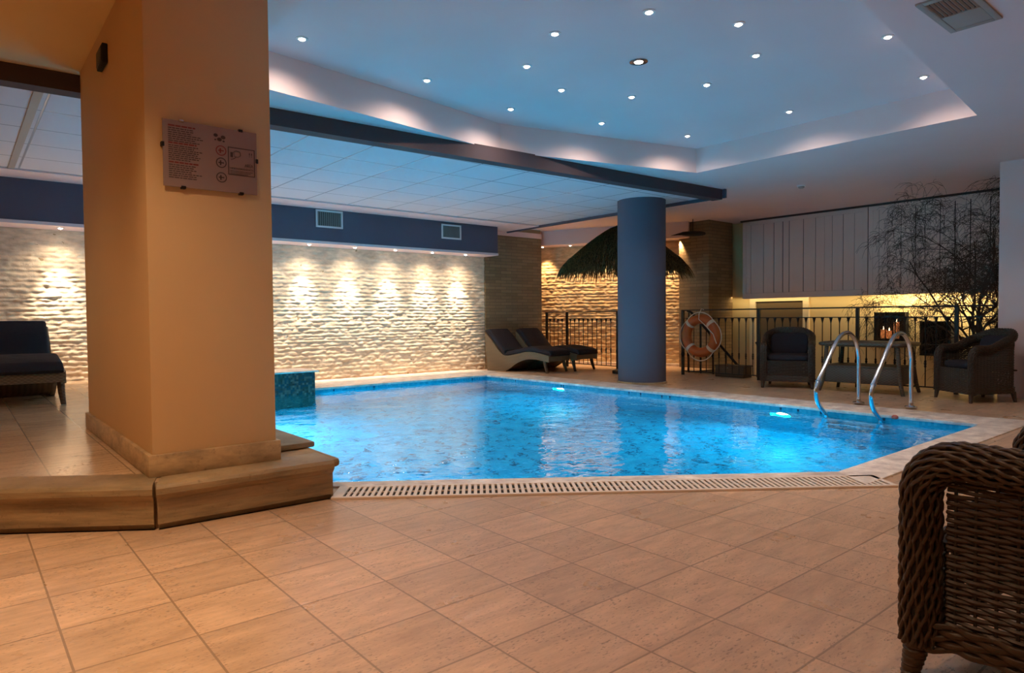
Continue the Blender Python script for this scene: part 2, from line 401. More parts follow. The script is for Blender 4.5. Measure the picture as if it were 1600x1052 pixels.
# stone walls with real relief: courses of split stones
def stone_mesh(name, m, origin, udir, ndir, L, H, course=.060, du=.018, dz=.0115, amp=.015, seed=1):
    rs = random.Random(seed)
    nu = int(L/du)+1; nz = int(H/dz)+1
    rows = []; z = 0
    while z < H+.2:
        h = course*rs.uniform(.65, 1.35); cuts = []; u = -rs.random()*.4
        while u < L+.5:
            ln = rs.uniform(.12, .5); cuts.append((u, u+ln, rs.uniform(.15, 1), rs.uniform(-.25, .25))); u += ln
        rows.append((z, z+h, cuts)); z += h
    D = np.zeros((nz, nu)); us = np.arange(nu)*du
    for i in range(nz):
        z = i*dz
        for j in range(nu):
            u = us[j]
            zz = z+.011*noise.noise((u*2.3, seed*3.1, z*1.4))+.008*noise.noise((u*9, seed, z*7))
            # find the row by bisection
            lo, hi = 0, len(rows)-1
            while lo < hi:
                mid = (lo+hi+1)//2
                if rows[mid][0] <= zz: lo = mid
                else: hi = mid-1
            a, bb, cuts = rows[lo]
            t = (zz-a)/(bb-a); t = min(max(t, 0), 1)
            e = 1-abs(2*t-1)**2.0
            cl, ch = 0, len(cuts)-1
            while cl < ch:
                mid = (cl+ch+1)//2
                if cuts[mid][0] <= u: cl = mid
                else: ch = mid-1
            s0, s1, dep, tilt = cuts[cl]
            q = min(u-s0, s1-u)/.04; e2 = min(1, max(.55, q))
            D[i, j] = amp*(e*(.35+.65*dep)*e2*(1+tilt*(2*t-1)))+(.012*noise.noise((u*10, seed*7.7, z*14))+.011*noise.noise((u*24, seed*2.7, z*30)))*(.4+.6*e)
    o = Vector(origin); ud = Vector(udir).normalized(); nd = Vector(ndir).normalized()
    b = MB()
    b.grid([[o+ud*us[j]+nd*D[i, j]+Vector((0, 0, i*dz)) for j in range(nu)] for i in range(nz)])
    # solid backing behind the relief
    ob = b.build(name, m, smooth=60)
    return st(ob)
stone_mesh('wall_back', M['stone'], (-2.5, 10.34, 0), (1, 0, 0), (0, -1, 0), 10.42, 2.62, seed=2)
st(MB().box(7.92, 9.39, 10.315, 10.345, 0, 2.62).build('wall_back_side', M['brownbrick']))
st(MB().box(-2.5, 9.39, 10.345, 10.62, 0, 2.8).build('wall_back_core', M['ochre']))
# plaster band over the right end of the stone wall
st(MB().box(7.86, 9.39, 10.30, 10.345, 2.62, 2.72).build('trim_6', M['ceil']))
# warm niche wall, turned to face the pool
A_ = Vector((9.34, 11.92, 0)); B_ = Vector((11.18, 7.86, 0)); ud = (B_-A_).normalized(); nd = Vector((ud.y, -ud.x, 0))
if nd.x > 0: nd = -nd
stone_mesh('wall_niche', M['stone2'], A_, ud, nd, (B_-A_).length, 2.6, course=.07, seed=5)
# niche ceiling (a lowered lintel) with two lamps
q = [A_+nd*.02, B_+nd*.02, B_+nd*.45, A_+nd*.45]
st(MB().prism([(v.x, v.y) for v in q], 2.50, 2.80).build('soffit_niche', M['ceil']))
q = [A_+nd*.0, B_+nd*.0, B_+nd*.12, A_+nd*.12]
st(MB().prism([(v.x, v.y) for v in q], 0, .05).build('baseboard_niche', M['coping']))
# pier right of the niche, stair wall, end walls
st(MB().box(10.9, 11.7, 7.31, 7.98, -.0, 2.8).build('pillar_ochre', M['brownbrick']))
st(MB().box(11.85, 12.1, 1.9, 9.5, -1.3, 2.8).build('wall_stair', M['yellow']))
st(MB().box(9.92, 12.1, 1.9, 7.2, -1.4, -1.3).build('floor_stairwell', M['trav']))
st(MB().box(9.80, 9.92, 2.3, 7.2, -1.3, -.001).build('wall_stairwell', M['ochre']))
st(MB().box(9.62, 12.1, 2.02, 2.44, 0, 2.8).build('pillar_white', M['ceil']))
stone_mesh('wall_right', M['stone2'], (9.60, 2.16, 0), (0, -1, 0), (-1, 0, 0), 4.6, 2.5, seed=9, du=.03, dz=.018)
st(MB().box(9.61, 9.85, -2.5, 2.02, 0, 2.8).build('wall_right_core', M['ochre']))
st(MB().box(-2.7, -2.5, -2.7, 10.6, 0, 2.8).build('wall_left', M['cream']))
st(MB().box(-2.5, 9.85, -2.7, -2.5, 0, 2.8).build('wall_front', M['cream']))

# ceilings
COF = [(1.55, 1.62), (4.02, 1.70), (7.18, 2.0), (7.22, 5.02), (4.60, 5.69), (3.12, 5.44), (1.55, 5.22)]
CEIL = [(-2.6, -2.6), (12.4, -2.6), (12.4, 13.3), (8.46, 13.3), (8.45, 5.58), (-2.6, 6.04)]
st(holed('ceiling', CEIL, COF, 2.80, M['ceil'], flip=True))
b = MB(); n = len(COF)
b.add([(x, y, 2.80) for x, y in COF]+[(x, y, 3.10) for x, y in COF], [(i, i+n, (i+1) % n+n, (i+1) % n) for i in range(n)]+[tuple(range(n, 2*n))])
st(b.build('ceiling_coffer', M['ceil'], smooth=0))
st(MB().box(-2.5, .738, -2.5, 5.86, 2.782, 2.80).build('ceiling_side', M['creamceil']))
# tiled ceiling beyond the beam, its border strip and edge trim
b = MB(); b.add([(-2.6, 6.0, 2.72), (8.45, 5.55, 2.72), (8.45, 9.35, 2.72), (-2.6, 9.35, 2.72)], [(0, 3, 2, 1)])
st(b.build('ceiling_tiles', M['tileceil'], smooth=0))
st(MB().box(-2.6, 8.45, 9.35, 10.34, 2.70, 2.76).build('trim_7', M['ceil']))
st(MB().box(8.45, 8.49, 5.40, 10.34, 2.675, 2.80).build('trim_8', M['purple']))
st(MB().box(.49, .55, 5.85, 9.35, 2.71, 2.722).build('trim_9', M['grille']))
# dark beam between the two ceilings
st(MB().prism([(-2.6, 5.90), (8.45, 5.445), (8.45, 5.60), (-2.6, 6.05)], 2.655, 2.81).build('beam', M['beam']))
# soffit box over the stone wall
b = MB().box(-2.6, 7.87, 9.86, 10.34, 2.20, 2.70); so = st(b.build('soffit', M['purple']))
st(MB().box(-2.6, 7.88, 9.85, 10.33, 2.165, 2.205).build('trim_10', M['ceil']))

# cream pillar on the raised floor
st(MB().box(.73, 1.345, 3.66, 5.70, .22, 2.80).build('pillar', M['cream'], bevel=.006))
b = MB().box(.71, 1.365, 3.64, 5.72, .224, .336); st(b.build('baseboard_pillar', M['skirt'], bevel=.006))
# raised floor
RF = [(-2.5, 5.83), (.16, 3.96), (.73, 3.55), (1.60, 3.53), (1.60, 10.32), (-2.5, 10.32)]
st(MB().prism(RF, .0, .222).build('floor_raised', M['trav_up'], smooth=0))
# step edge: bullnosed stone blocks
prof = [(0, .0), (.02, .0), (.02, .025), (-.012, .03), (-.012, .145), (-.03, .16), (-.045, .178), (-.045, .205), (-.034, .222), (-.018, .227), (.20, .227), (.20, 0)]
def step_block(name, p, q, e0=(0, 0), e1=(0, 0), cap=0):
    p = Vector(p); q = Vector(q); d = (q-p).normalized(); inn = Vector((-d.y, d.x))
    def fn(t, a, bb):
        # a: inward offset, ends mitred by e0/e1 (slope of the joint)
        base = p+d*((p-q).length*t)
        sh = e0[0]*(1-t)+e1[0]*t
        x = base+inn*a+d*(sh*a)
        return (x.x, x.y, bb)
    return st(MB().extrude(prof, fn, [0, 1]).build(name, M['step'], smooth=30))
mit = math.tan(R(18))
step_block('trim_11', (-2.5, 5.84), (.705, 3.525), (0, 0), (-mit*.98, 0))
step_block('trim_12', (.72, 3.515), (1.585, 3.485), (mit*.98, 0), (0, 0))
st(MB().box(1.585, 1.635, 3.47, 10.3, .175, .226).build('trim_13', M['step'], bevel=.02))
st(MB().box(1.585, 1.60, 3.50, 10.3, -.05, .18).build('trim_15', M['step']))
st(MB().box(1.345, 1.655, 3.86, 6.6, .226, .262).build('trim_14', M['step'], bevel=.012))
# round column
b = MB().lathe([(.355, 0), (.355, 2.74)], (7.916, 6.471, 0), 64); st(b.build('column', M['colblue'], smooth=40))
b = MB().lathe([(.368, 0), (.368, .03), (.358, .035)], (7.916, 6.471, 0), 64); st(b.build('baseboard_column', M['skirt'], smooth=40))

# waterfall ledge box at the back of the pool
t = thing('tiled_ledge', 'low mosaic-faced box with white slab top rising from the pool by the stone wall', 'ledge', (2.6, 9.6, 0))
t.location = (0, 0, 0)
MB().box(1.66, 3.88, 9.02, 9.66, -1.34, .255).build('mosaic_face', M['boxmosaic'], t)
MB().box(1.66, 3.93, 8.99, 9.66, .255, .275).build('slab_top', M['coping'], t, bevel=.004)
MB().tube([(3.52, 9.03, .17), (3.52, 9.00, .17)], .016, 12).build('water_jet', M['black'], t)

# door and wall cases on the stair wall
t = st(MB().box(11.83, 11.85, 5.95, 6.88, -1.3, 1.27).build('door_1', M['doorbrown']))
b = MB(); b.box(11.80, 11.86, 6.88, 7.0, -1.3, 1.33); b.box(11.80, 11.86, 5.84, 5.95, -1.3, 1.33); b.box(11.80, 11.86, 5.95, 6.88, 1.26, 1.33)
f = b.build('door_frame', M['frame'], t)
tb = MB().tube([(11.83, 6.05, .2), (11.78, 6.05, .2), (11.78, 6.13, .2)], .012, 8); tb.build('door_handle', M['steel'], t)

# ------------------------------------------------------------------ recessed lamps
def lamp(name, x, y, z, label, cat, group, power, color, angle=95, blend=.8, r=.03, aim=(0, 0, -1), ringm='white', rr=.045, spill=0):
    t = thing(name, label, cat, (x, y, z), 0, group)
    MB().lathe([(r, -.001), (rr, -.001), (rr, -.006), (r+.004, -.009), (r, -.006)], (0, 0, 0), 24, cap=False).build('trim_ring', M[ringm], t)
    MB().lathe([(r*.98, -.002), (r*.9, -.010), (r*.5, -.017), (.0005, -.019)], (0, 0, 0), 20).build('lens', M['lenswash' if spill else 'lenslamp'], t)
    spot('bulb', (0, 0, -.03), power, color, angle, blend, .025, aim, t)
    if spill: spot('bulb_spill', (0, 0, -.03), spill, color, 140, 1, .025, (0, 0, -1), t)
    return t
G1 = 'recessed spotlights in the ceiling coffer'
SP = [(2.046, 4.886, 'recessed coffer spotlight at far left, closest to the cream pillar'),
      (3.249, 5.051, 'recessed coffer spotlight second from left along the rear edge of the coffer'),
      (4.35, 5.22, 'recessed coffer spotlight on the rear edge where the coffer bends over the beam'),
      (5.437, 4.988, 'recessed coffer spotlight second along the rear edge from its right corner'),
      (6.609, 4.72, 'recessed coffer spotlight in the rear right corner, lowest in the photo'),
      (6.661, 3.51, 'recessed coffer spotlight halfway along the right edge of the coffer'),
      (6.645, 2.259, 'recessed coffer spotlight in the right front corner, furthest right in the photo'),
      (5.473, 2.107, 'recessed coffer spotlight on the front edge, nearest the square ceiling vent'),
      (4.386, 2.694, 'recessed coffer spotlight upper right in the ring of eight'),
      (5.018, 2.926, 'recessed coffer spotlight at the right of the ring of eight'),
      (5.297, 3.575, 'recessed coffer spotlight lower right in the ring of eight'),
      (5.021, 4.219, 'recessed coffer spotlight straight below the dark-ringed lamp, bottom of the ring'),
      (4.355, 4.494, 'recessed coffer spotlight lower left in the ring of eight'),
      (3.722, 4.253, 'recessed coffer spotlight at the left of the ring of eight'),
      (3.464, 3.639, 'recessed coffer spotlight upper left in the ring of eight'),
      (3.728, 2.976, 'recessed coffer spotlight topmost in the photo, above the dark-ringed lamp')]
AIM = {0: (-.05, .12, -1), 1: (0, .12, -1), 2: (0, .12, -1), 3: (0, .12, -1), 4: (.1, .1, -1), 5: (.12, 0, -1), 6: (.12, -.05, -1), 7: (0, -.12, -1)}
for i, (x, y, lab) in enumerate(SP):
    edge = i < 8
    lamp('ceiling_spotlight', x, y, 3.10, lab, 'ceiling light', G1, 36 if edge else 28, SOFT, 150 if edge else 95, 1 if edge else .8, .024, AIM.get(i, (0, 0, -1)))
lamp('ceiling_spotlight', 4.381, 3.605, 3.10, 'larger ceiling spotlight with a dark metal ring, centre of the ring of eight', 'ceiling light', None, 24, SOFT, 80, .8, .036, ringm='chrome', rr=.075)
G2 = 'spotlights under the purple soffit washing the stone wall'
for x, lab in ((1.036, 'soffit spotlight left of the cream pillar, above the lounger'),
               (4.26, 'soffit spotlight over the stone wall, first to the right of the pillar'),
               (5.03, 'soffit spotlight over the stone wall, second to the right of the pillar'),
               (5.78, 'middle one of the five soffit spotlights right of the pillar'),
               (6.525, 'soffit spotlight over the stone wall, second from its right end'),
               (7.25, 'soffit spotlight at the right end of the soffit, nearest the loungers')):
    lamp('soffit_spotlight', x, 10.03, 2.165, lab, 'ceiling light', G2, 270, WASH, 48, 1, .022, (0, .23, -1), spill=36)
for x in (-.9, -1.9, 2.6, 3.45, 1.9):   # same row, hidden by the pillar or out of frame
    spot('downlight', (x, 10.03, 2.13), 270, WASH, 48, 1, .025, (0, .23, -1)); spot('downlight', (x, 10.03, 2.13), 36, WASH, 140, 1, .025)
G3 = 'spotlights under the niche lintel'
for s_, lab in ((1.35, 'small spotlight over the niche wall, left one beside the brick corner'), (1.98, 'small spotlight over the niche wall, right one above the thatch edge')):
    q = A_+ud*s_+nd*.24
    lamp('niche_spotlight', q.x, q.y, 2.50, lab, 'ceiling light', G3, 120, (1, .66, .34), 75, .8, .024, (-nd.x*.12, -nd.y*.12, -1))
for s_ in (2.6, 3.2, 3.8, 4.25):
    q = A_+ud*s_+nd*.24; spot('downlight', (q.x, q.y, 2.46), 110, (1, .66, .34), 75, .8, .025, (-nd.x*.12, -nd.y*.12, -1))
# pool lamps on the far wall
for y, z, lab in ((7.29, -.33, 'glowing underwater pool lamp on the far wall, the left one'), (3.76, -.33, 'glowing underwater pool lamp on the far wall, beside the ladder')):
    t = thing('pool_lamp', lab, 'pool light', (7.02, y, z), 0, 'underwater lamps on the far pool wall')
    a = MB().lathe([(.066, 0), (.062, .014), (.04, .022), (.0005, .025)], (0, 0, 0), 24); o = a.build('lens', M['poollamp'], t); o.rotation_euler = (0, -PI/2, 0)
    a = MB().lathe([(.066, 0), (.09, 0), (.09, .012), (.075, .016), (.066, .01)], (0, 0, 0), 24, cap=False); o = a.build('bezel', M['chrome'], t); o.rotation_euler = (0, -PI/2, 0)
    area('bulb', (-.06, 0, -.05), 85, CYAN, .2, .2, (-1, 0, -.25), parent=t)

# ------------------------------------------------------------------ wall, ceiling and soffit fittings
def wall_vent(x0, x1, z0, z1, label):
    t = thing('wall_vent', label, 'vent', ((x0+x1)/2, 9.86, z0), 0, 'white framed vents on the purple soffit')
    w2 = (x1-x0)/2; h = z1-z0
    b = MB(); f = .028
    b.box(-w2, w2, -.016, .0, 0, f); b.box(-w2, w2, -.016, .0, h-f, h); b.box(-w2, -w2+f, -.016, .0, f, h-f); b.box(w2-f, w2, -.016, .0, f, h-f)
    b.build('frame', M['white'], t, bevel=.003)
    MB().box(-w2+f, w2-f, -.004, -.001, f, h-f).build('duct', M['ductdark'], t)
    b = MB(); k = 12
    for i in range(k):
        x = -w2+f+(i+.5)*(2*w2-2*f)/k; b.add([(x-.012, -.003, f), (x+.006, -.013, f), (x+.006, -.013, h-f), (x-.012, -.003, h-f), (x-.009, -.003, f), (x+.009, -.013, f), (x+.009, -.013, h-f), (x-.009, -.003, h-f)],
              [(0, 1, 2, 3), (7, 6, 5, 4), (0, 4, 5, 1), (3, 2, 6, 7), (1, 5, 6, 2), (0, 3, 7, 4)])
    b.build('louvre', M['louvre'], t)
wall_vent(4.295, 4.74, 2.415, 2.688, 'white framed vent on the purple soffit, the left one nearer the pillar')
wall_vent(6.605, 7.024, 2.398, 2.656, 'white framed vent on the purple soffit, the right one nearer its end')

t = thing('ceiling_vent', 'square pale ceiling air vent with dark slats at upper right', 'vent', (4.635, 1.385, 2.80), 0)
b = MB(); a = .30
for k, (r0, r1, z) in enumerate(((.30, .255, -.012),)):
    b.box(-r0, r0, -r0*.46, -r1*.40, z, 0); b.box(-r0, r0, r1*.40, r0*.46, z, 0); b.box(-r0, -r1, -r1*.40, r1*.40, z, 0); b.box(r1, r0, -r1*.40, r1*.40, z, 0)
b.build('frame', M['grille'], t, bevel=.003)
MB().box(-.255, .255, -.102, .102, -.003, -.001).build('duct', M['ductdark'], t)
b = MB()
for i in range(9):
    y = -.095+i*.0235
    b.add([(-.25, y-.006, -.002), (.0, y-.006, -.002), (.0, y+.004, -.012), (-.25, y+.004, -.012), (-.25, y-.003, -.002), (.0, y-.003, -.002), (.0, y+.007, -.012), (-.25, y+.007, -.012)],
          [(0, 1, 2, 3), (7, 6, 5, 4), (0, 4, 5, 1), (3, 2, 6, 7), (1, 5, 6, 2), (0, 3, 7, 4)])
b.build('louvre', M['grille'], t)
MB().box(.01, .25, -.10, .10, -.010, -.003).build('damper_plate', M['grille'], t)

t = thing('smoke_detector', 'small round white smoke detector on the ceiling at right', 'smoke detector', (9.09, 4.61, 2.80))
MB().lathe([(.055, 0), (.055, -.012), (.05, -.016)], (0, 0, 0), 24).build('base', M['white'], t)
MB().lathe([(.042, -.016), (.040, -.034), (.025, -.042), (.0005, -.043)], (0, 0, 0), 24).build('sensor_head', M['grille'], t)

# acrylic notice on the pillar
t = thing('notice_board', 'acrylic notice with printed pool rules and camera sign fixed to the pillar', 'sign', (.804, 3.66, 1.665))
WD, HT = .456, .328
def sp(x, z): return (x*WD, -.024, z*HT)
MB().box(0, WD, -.024, -.017, 0, HT).build('plate', M['plate'], t)
for i, (x, z) in enumerate(((.19, 1), (.82, 1), (.20, 0), (.82, 0), (0, .62), (1, .55))):
    X_, Z_ = x*WD, z*HT
    b = MB(); b.box(X_-.011, X_+.011, -.028, 0, Z_-.007, Z_+.007) if z in (0, 1) else b.box(X_-.007, X_+.007, -.028, 0, Z_-.011, Z_+.011)
    b.build('clip', M['chrome'] if i == 0 else M['iron'], t, bevel=.002)
def textmesh(s, size, loc, m, parent, name, width=None):
    cu = bpy.data.curves.new(name, 'FONT'); cu.body = s; cu.size = size; cu.extrude = .0004; cu.resolution_u = 2
    ob = bpy.data.objects.new(name, cu); C.objects.link(ob)
    dg_ = bpy.context.evaluated_depsgraph_get(); me = bpy.data.meshes.new_from_object(ob.evaluated_get(dg_))
    bpy.data.objects.remove(ob); me.materials.clear(); me.materials.append(m)
    xs = [v.co.x for v in me.vertices]; sc = width/(max(xs)-min(xs)) if width else 1
    for v in me.vertices: v.co = Vector(((v.co.x-min(xs))*sc, -v.co.z, v.co.y))
    o = bpy.data.objects.new(name, me); C.objects.link(o); o.parent = parent; o.location = loc; return o
rs = random.Random(3)
def rules(z0, z1, rows, head):
    b = MB()
    for i in range(rows):
        z = z0-(z0-z1)*i/(rows-1); x = .055; end = rs.uniform(.27, .42)
        while x < end:
            l = rs.uniform(.015, .05); b.box(x*WD, min(x+l, end)*WD, -.0252, -.0238, z*HT, z*HT+.0042); x += l+.008
    b.build('rules_text', M['ink'], t)
    b = MB(); x = .055
    while x < head:
        l = rs.uniform(.03, .07); b.box(x*WD, min(x+l, head)*WD, -.0254, -.0238, (z0+.035)*HT, (z0+.035)*HT+.007); x += l+.008
    b.build('rules_heading', M['red'], t)
rules(.87, .68, 7, .33); rules(.61, .40, 8, .34); rules(.32, .13, 7, .36)
def ring(cx, cz, r, wd, m, name):
    b = MB(); k = 28
    P = [[(cx*WD+(r-wd/2+wd*j)*math.cos(2*PI*i/k), -.0252, cz*HT+(r-wd/2+wd*j)*math.sin(2*PI*i/k)) for j in (0, 1)] for i in range(k+1)]
    b.grid(P); return b
# four splashes and three round prohibition symbols
b = MB()
for (x, z, r) in ((.545, .87, .011), (.625, .85, .012), (.585, .81, .012), (.63, .79, .006), (.54, .80, .005)):
    b.add([(x*WD+r*math.cos(2*PI*i/12), -.0252, z*HT+r*.8*math.sin(2*PI*i/12)) for i in range(12)], [tuple(range(12))])
b.build('splash_symbol', M['ink'], t)
for cz in (.64, .45, .22):
    b = ring(.60, cz, .024, .005, M['red'], 'x')
    b.box(.57*WD, .63*WD, -.0252, -.0245, cz*HT-.003, cz*HT+.003)
    b.box(.585*WD, .60*WD, -.0252, -.0245, cz*HT-.013, cz*HT+.012)
    b.build('prohibition_symbol', M['red'] if cz > .5 else M['ink'], t)
b = MB(); x0, x1, z0, z1, fr_ = .675*WD, .975*WD, .28*HT, .72*HT, .004
b.box(x0, x1, -.0254, -.024, z0, z0+fr_); b.box(x0, x1, -.0254, -.024, z1-fr_, z1); b.box(x0, x0+fr_, -.0254, -.024, z0, z1); b.box(x1-fr_, x1, -.0254, -.024, z0, z1)
b.build('sign_border', M['ink'], t)
b = MB(); cx, cz = .72*WD, .585*HT   # camera pictogram on a bracket with a view cone
b.box(cx-.008, cx+.004, -.0254, -.024, cz-.008, cz+.018)
b.tube([(cx+.008, -.0252, cz+.02), (cx+.02, -.0252, cz+.028), (cx+.04, -.0252, cz+.024), (cx+.043, -.0252, cz+.005), (cx+.03, -.0252, cz-.006), (cx+.012, -.0252, cz-.002)], .0012, 5, closed=True)
b.tube([(cx-.006, -.0252, cz-.02), (cx+.006, -.0252, cz-.016), (cx+.02, -.0252, cz-.006)], .0016, 5)
b.build('camera_symbol', M['ink'], t)
textmesh('AREA', .024, (.86*WD, -.0252, .43*HT), M['ink'], t, 'area_text', .095*WD)
textmesh('VIDEOSORVEGLIATA', .013, (.695*WD, -.0252, .375*HT), M['ink'], t, 'warning_text', .265*WD)
textmesh('!!', .03, (.91*WD, -.0252, .60*HT), M['ink'], t, 'double_mark', .035*WD)
b = MB()
for i in range(3): b.box(.695*WD, (.955-.03*i)*WD, -.0252, -.024, (.345-.022*i)*HT, (.345-.022*i)*HT+.0022)
b.build('small_print', M['ink'], t)

# small black device on the inner side of the pillar
t = thing('wall_device', 'small black box fitting high on the side of the cream pillar', 'wall fitting', (.73, 4.68, 2.52))
MB().box(-.03, 0, -.10, .10, 0, .115).build('case', M['ductdark'], t, bevel=.006)
MB().box(-.034, -.028, -.085, .085, .012, .10).build('cover', M['iron'], t, bevel=.002)

# drain grate along the diagonal edge
t = thing('drain_grate', 'long slatted cream drain grate along the near pool edge', 'drain', (0, 0, 0))
LG0, LG1 = .18, LD+.16
b = MB(); p4 = [dg(LG0, .36), dg(LG1, .36), dg(LG1, .105), dg(LG0, .105)]
inner = [dg(LG0+.06, .335), dg(LG1-.03, .335), dg(LG1-.03, .13), dg(LG0+.06, .13)]
for (q0, q1, q2, q3) in ((p4[0], p4[1], inner[1], inner[0]), (inner[3], inner[2], p4[2], p4[3]), (p4[0], inner[0], inner[3], p4[3]), (inner[1], p4[1], p4[2], inner[2])):
    b.prism([q0, q1, q2, q3], .001, .012)
b.build('frame', M['grate'], t, smooth=0)
b = MB(); b.prism(inner, .001, .0025); b.build('channel', M['ductdark'], t, smooth=0)
b = MB(); s_ = LG0+.075
while s_ < LG1-.045:
    b.prism([dg(s_, .335), dg(s_+.019, .335), dg(s_+.019, .13), dg(s_, .13)], .003, .011); s_ += .034
b.prism([dg(LG0+.06, .237), dg(LG1-.03, .237), dg(LG1-.03, .229), dg(LG0+.06, .229)], .002, .0095)
b.build('slats', M['grate'], t, smooth=0)

# ------------------------------------------------------------------ wicker armchairs
def smoothstep(t): t = min(1, max(0, t)); return t*t*(3-2*t)
def u_path(s):
    # plan of the chair shell from front left round the back to front right; returns (x, y, nx, ny)
    a, rr, yb = .35, .22, -.35
    L1 = .36-(yb+rr); L2 = PI/2*rr; L3 = 2*(a-rr)
    if s < L1: return (-a, .36-s, -1, 0)
    s -= L1
    if s < L2:
        t = s/rr; return (-a+rr-rr*math.cos(t), yb+rr-rr*math.sin(t), -math.cos(t), -math.sin(t))
    s -= L2
    if s < L3: return (-a+rr+s, yb, 0, -1)
    s -= L3
    if s < L2:
        t = s/rr; return (a-rr+rr*math.sin(t), yb+rr-rr*math.cos(t), math.sin(t), -math.cos(t))
    s -= L2
    return (a, yb+rr+s, 1, 0)
UL = 2*(.36+.35-.22)+PI*.22+2*(.35-.22)
def rim_z(s):
    m = min(s, UL-s)
    return .612+.09*smoothstep((m-.22)/.30)+.10*smoothstep((m-.42)/.42)
def superbox(sx, sy, sz, e=.35, nu=28, nv=14):
    b = MB(); P = []
    def sg(c, e): return math.copysign(abs(c)**e, c)
    for i in range(nv+1):
        v = -PI/2+PI*i/nv; row = []
        for j in range(nu+1):
            u = 2*PI*j/nu
            row.append((sx*sg(math.cos(v), e)*sg(math.cos(u), e), sy*sg(math.cos(v), e)*sg(math.sin(u), e), sz*sg(math.sin(v), .6)))
        P.append(row)
    b.grid(P); return b
def make_chair(label, loc, rz, group):
    t = thing('wicker_armchair', label, 'chair', loc, rz, group)
    t.scale = (1.12, 1, 1)
    rs = random.Random(11)
    # --- rim: thick roll of twisted canes
    path = []
    for i in range(34): path.append(Vector((-.35, .375, .10+.412*i/33)))
    for i in range(1, 13):
        a = PI/2*i/13; path.append(Vector((-.35, .375-.10*(1-math.cos(a)), .512+.10*math.sin(a))))
    N = 150
    for i in range(N+1):
        s = .085+(UL-.17)*i/N; x, y, nx, ny = u_path(s); path.append(Vector((x, y, rim_z(s))))
    path += [Vector((-p.x, p.y, p.z)) for p in reversed(path[:46])]
    n = len(path); tang = [(path[min(i+1, n-1)]-path[max(i-1, 0)]).normalized() for i in range(n)]
    # parallel frames
    fr_ = []; nx = Vector((-1, 0, 0))
    for i in range(n):
        nx = (nx-tang[i]*nx.dot(tang[i])).normalized(); fr_.append((nx.copy(), tang[i].cross(nx)))
    ln = [0]
    for i in range(1, n): ln.append(ln[-1]+(path[i]-path[i-1]).length)
    core = MB(); core.tube(path, .041, 12)
    b = MB(); K = 26
    for k in range(K):
        pts = []; rad = []
        for i in range(n):
            l = ln[i]; th = 2*PI*k/K+2.2*l+.10*math.sin(l*2*PI/.075+k*PI)+.05*math.sin(l*23+k*2.1)
            rr = .0445+.004*math.sin(l*2*PI/.075+k*PI+1.3)
            pts.append(path[i]+fr_[i][0]*(rr*math.cos(th))+fr_[i][1]*(rr*math.sin(th))); rad.append(.0060)
        b.tube(pts, rad, 6)
    core.build('rim_core', M['wickcore'], b.build('rim', M['wick'], t, smooth=60))
    # --- woven shell
    b = MB(); sk = MB(); rows = 40; step = .0125; zb = .115
    s0, s1 = .05, UL-.05; ns = int((s1-s0)/step)
    for r in range(rows+1):
        f = r/rows; pts = []
        jit = rs.uniform(-.0016, .0016)
        for i in range(ns+1):
            s = s0+(s1-s0)*i/ns; x, y, nx, ny = u_path(s)
            d = .0042*math.sin(PI*s/.047+PI*r)
            z = zb+(rim_z(s)-.035-zb)*f+jit+.0008*math.sin(s*31+r*1.7)
            pts.append((x+nx*d, y+ny*d, z))
        b.tube(pts, .0060, 5)
    for k in range(int((s1-s0)/.047)+1):
        s = .0235+math.ceil((s0-.0235)/.047)*.047+k*.047
        if s > s1: break
        x, y, nx, ny = u_path(s); sk.tube([(x, y, .11), (x, y, rim_z(s)-.03)], .0045, 5)
    sk.build('stakes', M['wickcore'], b.build('woven_shell', M['wick'], t, smooth=60), smooth=60)
    # --- lower rail: bands of cane arched between the legs
    b = MB()
    for r in range(5):
        pts = []
        for i in range(ns+1):
            s = (UL)*i/ns; x, y, nx, ny = u_path(s)
            m = min(s, UL-s); z = .088+.018*r+.022*smoothstep(m/.09)*(1-r/6)
            d = .010+.007*math.sin(PI*s/.047+PI*r); pts.append((x+nx*d, y+ny*d, z))
        b.tube(pts, .0088, 6)
    # front apron of the same canes, below the seat
    for r in range(5):
        b.tube([(-.35+.70*i/60, .375+.004*math.sin(PI*i*.7/60/.047+PI*r), .10+.016*r) for i in range(61)], .009, 6)
    b.build('lower_rail', M['wick'], t, smooth=60)
    b = MB()
    for r in range(19):
        b.tube([(-.32+.64*i/52, .372+.0065*math.sin(PI*(.64*i/52)/.047+PI*r), .175+.0115*r) for i in range(53)], .0054, 5)
    for k in range(14): b.tube([(-.305+k*.047, .372, .15), (-.305+k*.047, .372, .385)], .0045, 5)
    b.build('front_panel', M['wick'], t, smooth=60)
    b = MB(); b.box(-.32, .32, -.32, .362, .36, .378); b.build('seat_deck', M['wickcore'], t, bevel=.005)
    b = superbox(.315, .335, .052, .3); o = b.build('seat_cushion', M['cushion'], t, smooth=60); o.location = (0, .015, .425)
    b = superbox(.29, .06, .17, .4); o = b.build('back_cushion', M['cushion'], t, smooth=60); o.location = (0, -.255, .60); o.rotation_euler = (R(12), 0, 0)
    for (x, y, tx, ty) in ((-.35, .375, -.012, .02), (.35, .375, .012, .02), (-.285, -.285, -.02, -.02), (.285, -.285, .02, -.02)):
        pf = []
        for i in range(25):
            f = i/24; z = .125*(1-f); rr = .036-.014*f+.0022*math.sin(z*2*PI/.0085); pf.append((max(.01, rr), z, f))
        b = MB(); vs = []
        for (rr, z, f) in pf:
            for k in range(14): a = 2*PI*k/14; vs.append((x+tx*f+rr*math.cos(a), y+ty*f+rr*math.sin(a), z))
        fs = [(i*14+k, i*14+(k+1) % 14, (i+1)*14+(k+1) % 14, (i+1)*14+k) for i in range(24) for k in range(14)]
